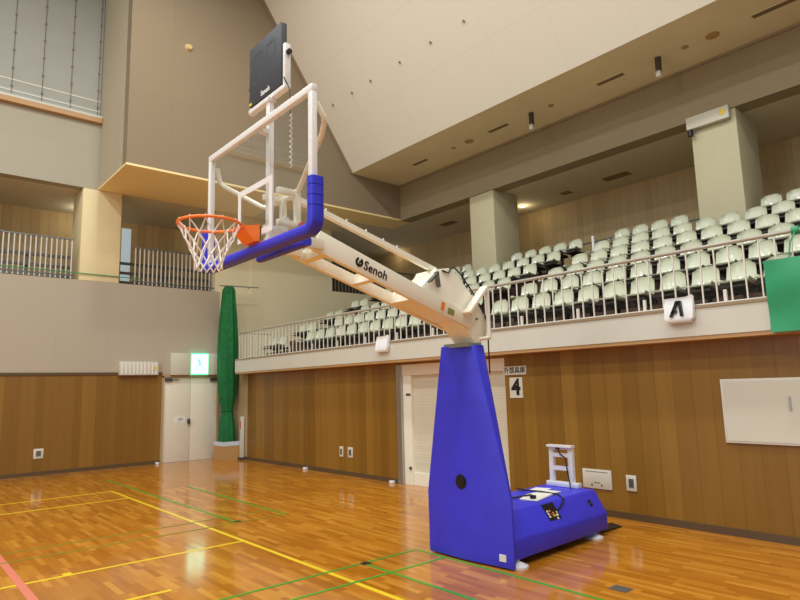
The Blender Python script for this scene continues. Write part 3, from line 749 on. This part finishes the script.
t = thing('cable', (5.7, 4.4, .5), 'black cable snaking over the blue base to the controller', 'cable')
MB().tube([(5.05,4.85,.55),(5.3,4.75,.53),(5.55,4.62,.512),(5.75,4.50,.535),(5.70,4.42,.535)], .010, 6).tube([(6.1,4.98,.512),(5.98,4.78,.53),(6.0,4.55,.535),(6.05,4.35,.52),(5.98,4.22,.485),(5.85,4.18,.43),(5.76,4.17,.40)], .010, 6).build('cord', M['black'], t, smooth=True)
MB().cyl((5.66,4.40,.525),2,.035,.025,14).build('plug', M['black'], t)
# white frame stand
t = thing('frame_stand', (6.65, 4.7, .5), 'white metal ladder-like frame standing on the rear of the blue base', 'stand')
X = 6.62
MB().box(X-.03, 4.44, .503, X+.06, 4.90, .56).build('foot_bar', M['white'], t, bevel=.004)
for y0, y1 in ((4.535,4.53),(4.82,4.81)):
    MB().hexa([(X-.02,y0-.03,.56),(X+.03,y0-.03,.56),(X+.03,y0+.03,.56),(X-.02,y0+.03,.56)], [(X-.02,y1-.03,1.0),(X+.03,y1-.03,1.0),(X+.03,y1+.03,1.0),(X-.02,y1+.03,1.0)]).build('upright', M['white'], t)
for z, h in ((.70,.05),(.86,.05),(.955,.045)): MB().box(X-.015, 4.55, z, X+.025, 4.80, z+h).build('rung', M['white'], t)
MB().box(X-.06, 4.49, .985, X+.03, 4.85, 1.01).build('top_plate', M['white'], t)
MB().tube([(X-.03,4.70,.98),(X-.04,4.66,.90),(X-.05,4.58,.86),(X-.05,4.56,.70),(X-.07,4.52,.55),(X-.1,4.50,.51)], .009, 6).build('cord', M['black'], t, smooth=True)
MB().box(X-.035, 4.68, .96, X-.015, 4.73, .985).build('plug', M['darkrail'], t)
# black flap behind the base
t = tag(MB().hexa([(6.72,4.22,0),(7.15,4.22,0),(7.25,4.42,0),(6.72,4.42,0)], [(6.72,4.22,.03),(7.15,4.22,.012),(7.25,4.42,.012),(6.72,4.42,.03)]).build('rubber_flap', M['black']), 'black rubber flap lying on the floor behind the blue base', 'mat')

# ------------------------------------------------------------------ things on the walls
def outlet(x, y, z, w, h, axis, lab, holes=1):
    t = thing('wall_outlet', (x, y, z), lab, 'outlet')
    if axis == 0:
        MB().box(x-.014, y-w/2, z-h/2, x, y+w/2, z+h/2).build('plate', M['pale_sign'], t, bevel=.003)
        MB().box(x-.018, y-w*.25, z-h*.28, x-.014, y+w*.25, z+h*.28).build('socket', M['grey'], t)
    else:
        MB().box(x-w/2, y-.014, z-h/2, x+w/2, y, z+h/2).build('plate', M['pale_sign'], t, bevel=.003)
        MB().box(x-w*.25, y-.018, z-h*.28, x+w*.25, y-.014, z+h*.28).build('socket', M['grey'], t)
outlet(2.99, YE, .49, .20, .22, 1, 'small white wall outlet on the end wall at far left')
outlet(XR, 10.84, .475, .13, .21, 0, 'left of two white outlets on the side wall left of the storeroom')
outlet(XR, 10.52, .475, .17, .21, 0, 'right of two white outlets on the side wall left of the storeroom')
outlet(XR, 4.30, .465, .14, .20, 0, 'white outlet with grey socket on the side wall right of the goal base')
t = thing('access_panel', (XR, 4.8, .47), 'wide white access panel low on the side wall behind the goal base', 'panel')
MB().box(XR-.015, 4.58, .345, XR, 5.02, .60).build('cover', M['pale_sign'], t, bevel=.003)
MB().box(XR-.017, 4.63, .565, XR-.015, 4.97, .572).build('groove', M['grey'], t)
MB().cyl((XR-.022,4.73,.395),0,.012,.01,10).cyl((XR-.022,4.88,.395),0,.012,.01,10).box(XR-.018,4.76,.42,XR-.015,4.85,.428).build('latch', M['darkrail'], t)
t = thing('wall_cabinet', (XR, 2.6, 1.4), 'large flat white hatch on the side wall at the right edge', 'cabinet')
MB().box(XR-.03, 1.75, 1.045, XR, 3.065, 1.775).build('frame', M['pale_sign'], t, bevel=.004)
MB().box(XR-.034, 1.80, 1.07, XR-.03, 3.035, 1.75).build('door', M['lampbox'], t)
MB().box(XR-.045, 2.345, 1.42, XR-.034, 2.37, 1.57).build('handle', M['steel'], t)
# storeroom signs
t = thing('room_sign', (XR, 6.13, 2.0), 'small white sign with four dark characters above the number four', 'sign')
MB().box(XR-.012, 5.90, 1.925, XR, 6.35, 2.06).build('plate', M['pale_sign'], t)
text('characters', '外部具庫', M['black'], .105, (XR-.014, 6.125, 1.99), (0,-1,0), (0,0,1), t, depth=.001, bold=.001)
t = thing('number_sign', (XR, 6.1, 1.73), 'white sign with a bold black number four beside the storeroom', 'sign')
MB().box(XR-.012, 5.985, 1.57, XR, 6.235, 1.885).build('plate', M['pale_sign'], t)
text('number', '4', M['black'], .34, (XR-.014, 6.11, 1.725), (0,-1,0), (0,0,1), t, depth=.001, bold=.012)
# exit sign box
t = thing('exit_sign', (6.6, YE-.1, 2.3), 'long white box over the door with glowing green exit sign', 'sign')
MB().box(5.93, YE-.12, 2.26, 6.46, YE, 2.84).build('side_panel', M['lampbox'], t, bevel=.004)
MB().box(6.95, YE-.12, 2.26, 7.32, YE, 2.84).build('side_panel', M['lampbox'], t, bevel=.004)
MB().box(6.46, YE-.12, 2.26, 6.95, YE, 2.84).build('sign_box', M['exit_green'], t)
pn = MB().box(6.485, YE-.125, 2.30, 6.925, YE-.12, 2.80).build('lit_panel', M['exit_white'], t)
f = MB(); y0, y1 = YE-.127, YE-.125
def fig(pts): f.prism(pts, 1, y0, y1)
f.cyl((6.66, y0, 2.70), 1, .03, .002, 14)
f.bar((6.67,y0+.001,2.67), (6.72,y0+.001,2.53), .002, .06, up=(1,0,0)); f.bar((6.71,y0+.001,2.54), (6.62,y0+.001,2.47), .002, .035, up=(1,0,0)); f.bar((6.62,y0+.001,2.47), (6.60,y0+.001,2.38), .002, .03, up=(1,0,0))
f.bar((6.72,y0+.001,2.53), (6.80,y0+.001,2.44), .002, .035, up=(1,0,0)); f.bar((6.80,y0+.001,2.44), (6.87,y0+.001,2.42), .002, .03, up=(1,0,0))
f.bar((6.68,y0+.001,2.66), (6.60,y0+.001,2.60), .002, .025, up=(1,0,0)); f.bar((6.69,y0+.001,2.65), (6.79,y0+.001,2.60), .002, .025, up=(1,0,0))
f.build('running_figure', M['exit_green'], pn)
# emergency light box left of the door
t = thing('guard_box', (5.13, YE, 2.4), 'ribbed white guard box with yellow dot on the end wall, left of the exit sign', 'box')
gb = MB().box(4.65, YE-.12, 2.26, 5.61, YE, 2.60)
gb.build('box_body', M['lampbox'], t, bevel=.005)
for i in range(10): MB().box(4.70+.092*i, YE-.135, 2.28, 4.73+.092*i, YE-.12, 2.58).build('rib', M['white'], t)
MB().cyl((5.50,YE-.14,2.44),1,.045,.02,16).build('yellow_disc', M['yellow'], t)
# same kind of box on the column
t = thing('guard_box', (X2, 4.65, 6.87), 'white box with yellow disc on top of the right gallery column', 'box')
MB().box(X2-.12, 4.25, 6.76, X2, 5.06, 7.01).build('box_body', M['lampbox'], t, bevel=.005)
MB().cyl((X2-.13,4.36,6.90),0,.06,.01,18).build('yellow_disc', M['yellow'], t)
MB().cyl((X2-.10,5.0,6.62),2,.05,.12,12).build('small_camera', M['black'], t)
# cloths on the gallery edge
def drape(name, y0, y1, zt, zbm, lab, letter=False):
    t = thing(name, (7.3, (y0+y1)/2, zbm), lab, 'cloth')
    mb = MB(); n = 10; x = XR-.325; rows = []
    out = [(.0,0,1.0),(.01,.0,.93),(-.01,.0,.7),(-.025,.005,.4),(-.035,.0,.18),(-.03,-.02,.07),(-.01,-.05,.0)]
    fr_ = []; bk = []
    for dx, ins, q in out:
        for j in range(n+1):
            s_ = j/n; y = y0+(y1-y0)*s_; wav = .008*math.sin(s_*9+q*3)
            edge = (.06 if q < .1 else .02*q)*((2*s_-1)**6)
            yy = y-math.copysign(edge*.6, s_-.5) if q < .1 else y
            fr_.append((x+dx+wav*(1-q)-.03, yy, zbm+(zt-zbm)*q+(.02 if s_ < .12 and q > .9 else 0))); bk.append((x+.012+(0 if q > .5 else -.0), yy, zbm+(zt-zbm)*q))
    m_ = n+1; K = len(out); o = K*m_
    fs = []
    for i in range(K-1):
        for j in range(n):
            a = (i*m_+j, i*m_+j+1, (i+1)*m_+j+1, (i+1)*m_+j); fs += [a, tuple(v+o for v in reversed(a))]
    for i in range(K-1):
        for j in (0, n): fs.append((i*m_+j, (i+1)*m_+j, (i+1)*m_+j+o, i*m_+j+o))
    for j in range(n):
        for i in (0, K-1): fs.append((i*m_+j, i*m_+j+1, i*m_+j+1+o, i*m_+j+o))
    mb.add(fr_+bk, fs); cl = mb.build('cloth', M['cloth'], t, smooth=True)
    if letter:
        f = MB(); xx = x-.085; cy = (y0+y1)/2; H0 = zbm+.075; H1 = zt-.045
        def st_(a, b, w_): f.bar((xx, cy-a[0], a[1]), (xx, cy-b[0], b[1]), .045, w_, up=(0,1,0))
        f.prism([(cy+.10,H0),(cy+.068,H0),(cy-.012,H1),(cy+.012,H1)], 0, xx, xx+.05)
        f.prism([(cy-.068,H0),(cy-.03,H0),(cy-.016,H1),(cy-.04,H1)], 0, xx, xx+.05)
        f.prism([(cy+.012,H1),(cy-.04,H1),(cy-.038,H1-.026),(cy+.006,H1-.026)], 0, xx, xx+.05)
        f.prism([(cy+.082,H0+.045),(cy+.012,H0+.045),(cy+.008,H0+.075),(cy+.062,H0+.075)], 0, xx, xx+.05)
        f.build('letter', M['black'], t)
drape('seat_block_sign', 3.15, 3.49, 2.755, 2.45, 'white cloth sign with black letter A over the gallery edge', True)
drape('folded_cloth', 8.80, 9.14, 2.745, 2.44, 'plain white cloth over the gallery edge left of the goal tower')
# green vinyl sheet hung on the rail at the right
t = thing('green_sheet', (7.25, 1.8, 2.25), 'green vinyl sheet hanging over the gallery railing at the right edge', 'sheet')
mb = MB(); n = 12; A = []; B = []
for i in range(9):
    q = i/8
    for j in range(n+1):
        s_ = j/n; y = 2.36-1.1*s_
        x = 7.24+.012*math.sin(s_*8+q*4)+.012*math.sin(q*9-s_*6)
        A.append((x, y, 2.255+.775*q)); B.append((x+.04, y, 2.255+.775*q))
m_ = n+1; fs = []; o = 9*m_
for i in range(8):
    for j in range(n):
        a = (i*m_+j, i*m_+j+1, (i+1)*m_+j+1, (i+1)*m_+j); fs += [a, tuple(v+o for v in reversed(a))]
for i in range(8):
    for j in (0, n): fs.append((i*m_+j, (i+1)*m_+j, (i+1)*m_+j+o, i*m_+j+o))
for j in range(n):
    for i in (0, 8): fs.append((i*m_+j, i*m_+j+1, i*m_+j+1+o, i*m_+j+o))
mb.add(A+B, fs).build('sheet', M['greenvinyl'], t, smooth=True)
MB().cyl((xr, 2.02, 3.33), 1, .045, .07, 14).tube([(xr-.03,2.05,3.32),(7.30,2.1,3.2),(7.27,2.12,3.02)], .008, 6).build('tie', M['greenvinyl'], t)

# green net gathered in the corner
t = thing('divider_net', (7.3, 15.72, .4), 'gathered green divider net hanging in the far corner', 'net')
mb = MB(); n = 30; rows = []
for z, r in ((4.66,.13),(4.55,.19),(4.35,.20),(3.8,.25),(3.0,.29),(2.3,.295),(1.75,.26),(1.45,.20),(1.32,.165),(1.25,.165),(1.1,.20),(.8,.235),(.45,.25)):
    ring = []
    for j in range(n):
        a = 2*PI*j/n; rr_ = r*(1+.09*math.sin(9*a+z*.6)+.05*math.sin(4*a+z))
        ring.append((7.31+rr_*math.cos(a)*.90, 15.75+rr_*math.sin(a)*.8, z))
    rows.append(ring)
vs = [p for r in rows for p in r]; fs = [tuple(reversed(range(n))), tuple(len(vs)-n+j for j in range(n))]
for i in range(len(rows)-1):
    for j in range(n): fs.append((i*n+j, i*n+(j+1)%n, (i+1)*n+(j+1)%n, (i+1)*n+j))
mb.add(vs, fs).build('gathered_net', M['green'], t, smooth=True)
MB().tube([(7.31+.165*math.cos(2*PI*i/16), 15.75+.14*math.sin(2*PI*i/16), 1.285) for i in range(16)], .016, 6, closed=True).build('tie_cord', M['green'], t)
MB().tube([(7.05,15.75,4.68),(8.2,15.75,4.72)], .018, 8).cyl((7.9,15.75,4.66),2,.03,.06,10).build('hanging_rod', M['steel'], t)
t = thing('cardboard_box', (7.32, 15.72, 0), 'open cardboard box holding the foot of the green net', 'box')
c = MB(); bx0, bx1, by0, by1 = 7.06, 7.585, 15.44, 16.02
c.box(bx0,by0,0,bx1,by0+.012,.48).box(bx0,by1-.012,0,bx1,by1,.48).box(bx0,by0+.012,0,bx0+.012,by1-.012,.48).box(bx1-.012,by0+.012,0,bx1,by1-.012,.48).box(bx0+.012,by0+.012,0,bx1-.012,by1-.012,.012)
c.build('carton', M['card'], t)
l_ = MB().box(bx0-.003,by0-.004,.37,bx1,by0-.0005,.48).box(bx0-.004,by0,.37,bx0-.0005,by1,.48).build('pale_band', M['bluewhite'], t); l_['label'] = 'pale bluish white upper band'
t = thing('corner_post', (7.55, 15.34, 0), 'short cream post standing in the corner right of the cardboard box', 'post')
MB().box(7.50,15.28,.06,7.58,15.40,1.12).build('post', M['lampbox'], t, bevel=.004)
MB().box(7.47,15.25,0,7.598,15.43,.06).build('foot', M['darkrail'], t)
MB().box(7.495,15.32,.80,7.50,15.36,1.0).build('red_label', M['red'], t)
for (x, y), lab in (((5.66,16.22),'tiny white block on the floor at the left foot of the double door'), ((7.56,12.2),'tiny white floor block by the side wall left of the outlets'), ((7.55,9.12),'tiny white floor block at the steel jamb of the storeroom')):
    tag(MB().box(x-.05, y-.05, 0, x+.025, y+.05, .05).build('door_stop', M['white'], bevel=.006), lab, 'door stop')

# ------------------------------------------------------------------ soffit and ceiling fittings
for (y, l_), lab in zip(((3.05,.75),(6.2,.6),(9.27,.6),(12.15,.55)), ('nearest','second nearest','third','farthest')):
    t = thing('ceiling_vent', (11.34, y, ZS), f'long slotted vent in the soffit, {lab} of four', 'vent', 'soffit slot vents')
    MB().box(11.28, y-l_/2, ZS-.012, 11.40, y+l_/2, ZS).build('vent_slot', M['vent'], t)
    MB().box(11.26, y-l_/2-.02, ZS-.008, 11.28, y+l_/2+.02, ZS).box(11.40, y-l_/2-.02, ZS-.008, 11.42, y+l_/2+.02, ZS).build('vent_frame', M['soffit'], t)
for y, lab in ((4.12,'near'),(10.27,'far')):
    tag(MB().cyl((11.36,y,ZS-.02),2,.12,.02,20).build('ceiling_speaker', M['tan']), f'round brown speaker disc in the soffit, {lab} one of two', 'speaker', 'soffit discs')
for y, lab in ((4.63,'near the right round disc'),(7.71,'middle of the soffit'),(10.84,'far end of the soffit')):
    tag(MB().cyl((11.36,y,ZS-.012),2,.07,.012,16).build('smoke_detector', M['tan']), f'small brown detector in the soffit, {lab}', 'detector', 'soffit detectors')
for y, lab in ((5.15,'nearer'),(8.24,'farther')):
    t = thing('spotlight', (11.32, y, ZS), f'dark cylinder spotlight under the soffit, {lab} one of two', 'lamp', 'soffit spotlights')
    MB().cyl((11.32,y,ZS-.30),2,.06,.30,16).build('lamp_body', M['darkrail'], t)
    MB().cyl((11.30,y,ZS-.42),2,.055,.12,16).build('lamp_head', M['pale_sign'], t)
for (x, y, w_, l_), lab in zip(((13.67,13.4,.3,.6),(14.1,9.26,.25,.3),(14.0,7.69,.3,.7)), ('above the left column','above the wide stair gap','left of the right column')):
    tag(MB().box(x-w_/2,y-l_/2,ZC-.012,x+w_/2,y+l_/2,ZC).build('ceiling_vent', M['vent']), f'dark grille in the gallery ceiling, {lab}', 'vent')
for (x, y), lab in (((14.1,10.75),'glowing round downlight beside the left gallery column'), ((14.6,17.2),'small glowing downlight deep in the far gallery corner')):
    t = thing('downlight', (x, y, ZC), lab, 'lamp')
    MB().cyl((x,y,ZC-.015),2,.085,.015,20).build('lamp_ring', M['white'], t)
    MB().cyl((x,y,ZC-.022),2,.06,.01,20).build('lamp_disc', M['lamp'], t)
    li = bpy.data.lights.new('downlight_glow', 'POINT'); li.energy = 6 if x < 14.4 else 3; li.color = (1,.8,.5); li.shadow_soft_size = .1
    lo = bpy.data.objects.new('downlight_glow', li); C.objects.link(lo); lo.location = (x, y, ZC-.15)
for y in (8.36, 9.42, 10.52, 11.68, 12.5, 13.4):
    x = 9.25-.01; z = 9.68
    tag(MB().cyl((x-.03,y,z),0,.025,.05,10).build('ceiling_bolt', M['bolt']), f'small brown bolt in the row across the white slope, {dict(zip((8.36,9.42,10.52,11.68,12.5,13.4),("nearest","second nearest","third nearest","third farthest","second farthest","farthest")))[y]}', 'bolt', 'bolts on the white slope')
tag(MB().cyl((5.37,Y1-.07,10.3),1,.06,.07,16,r2=.10).build('wall_speaker', M['pale_yellow']), 'small yellowish round fitting high on the brown wall', 'wall fitting')

# ------------------------------------------------------------------ camera
f_, yaw, pitch, roll, h = 610.3264, 0.8601349, 0.14268128, -0.025937315, 1.77264352
d = Vector((math.cos(pitch)*math.cos(yaw), math.cos(pitch)*math.sin(yaw), math.sin(pitch)))
r = Vector((math.sin(yaw), -math.cos(yaw), 0)); u = r.cross(d)
r2 = r*math.cos(roll)+u*math.sin(roll); u2 = -r*math.sin(roll)+u*math.cos(roll)
cam = bpy.data.cameras.new('camera'); co = bpy.data.objects.new('camera', cam); C.objects.link(co)
Mx = Matrix((r2, u2, -d)).transposed().to_4x4(); Mx.translation = Vector((0,0,h)); co.matrix_world = Mx
cam.sensor_width = 36; cam.lens = f_/800*36; cam.clip_end = 200
bpy.context.scene.camera = co

# ------------------------------------------------------------------ light
wd = bpy.data.worlds.new('hall_daylight'); bpy.context.scene.world = wd; wd.use_nodes = True
bg = wd.node_tree.nodes['Background']; bg.inputs[0].default_value = (.92, .98, 1.0, 1); bg.inputs[1].default_value = .44
# added fill lamps for the dark balcony, unseen behind column and right-hand wall
for x in (4.1, 8.2):
    t = thing('balcony_fill_added', (x, 18.2, ZC), 'added unseen fill lamp on the end balcony, behind the ' + ('cream column' if x < 5 else 'cream wall'), 'lamp')
    MB().cyl((x,18.2,ZC-.03),2,.12,.03,20).build('lamp_ring', M['white'], t)  # made-up fixture for the added fill lamp
    li = bpy.data.lights.new('balcony_fill_light', 'POINT'); li.energy = 9; li.color = (1,.9,.7); li.shadow_soft_size = .12
    lo = bpy.data.objects.new('balcony_fill_light', li); C.objects.link(lo); lo.location = (x, 18.2, ZC-.25)
# roof lamps over the court
for x in (-6.5, -1.2, 4.1):
    for y in (-2.5, 2.0, 6.5, 10.6):
        li = bpy.data.lights.new('roof_lamp', 'AREA'); li.shape = 'DISK'; li.size = .7; li.energy = 240; li.color = (1,.99,.95)
        lo = bpy.data.objects.new('roof_lamp', li); C.objects.link(lo); lo.location = (x, y, 12.5)
# daylight through the high windows of the opposite side
li = bpy.data.lights.new('window_daylight', 'AREA'); li.shape = 'RECTANGLE'; li.size = 20; li.size_y = 4; li.energy = 800; li.color = (.98,1,.98)
lo = bpy.data.objects.new('window_daylight', li); C.objects.link(lo); lo.location = (-14, 4, 6)
lo.rotation_euler = (0, -PI/2, 0)
vs_ = bpy.context.scene.view_settings
vs_.view_transform = 'Standard'; vs_.look = 'None'; vs_.gamma = 1; vs_.use_curve_mapping = False; vs_.exposure = -0.12
bpy.context.scene.cycles.use_denoising = True
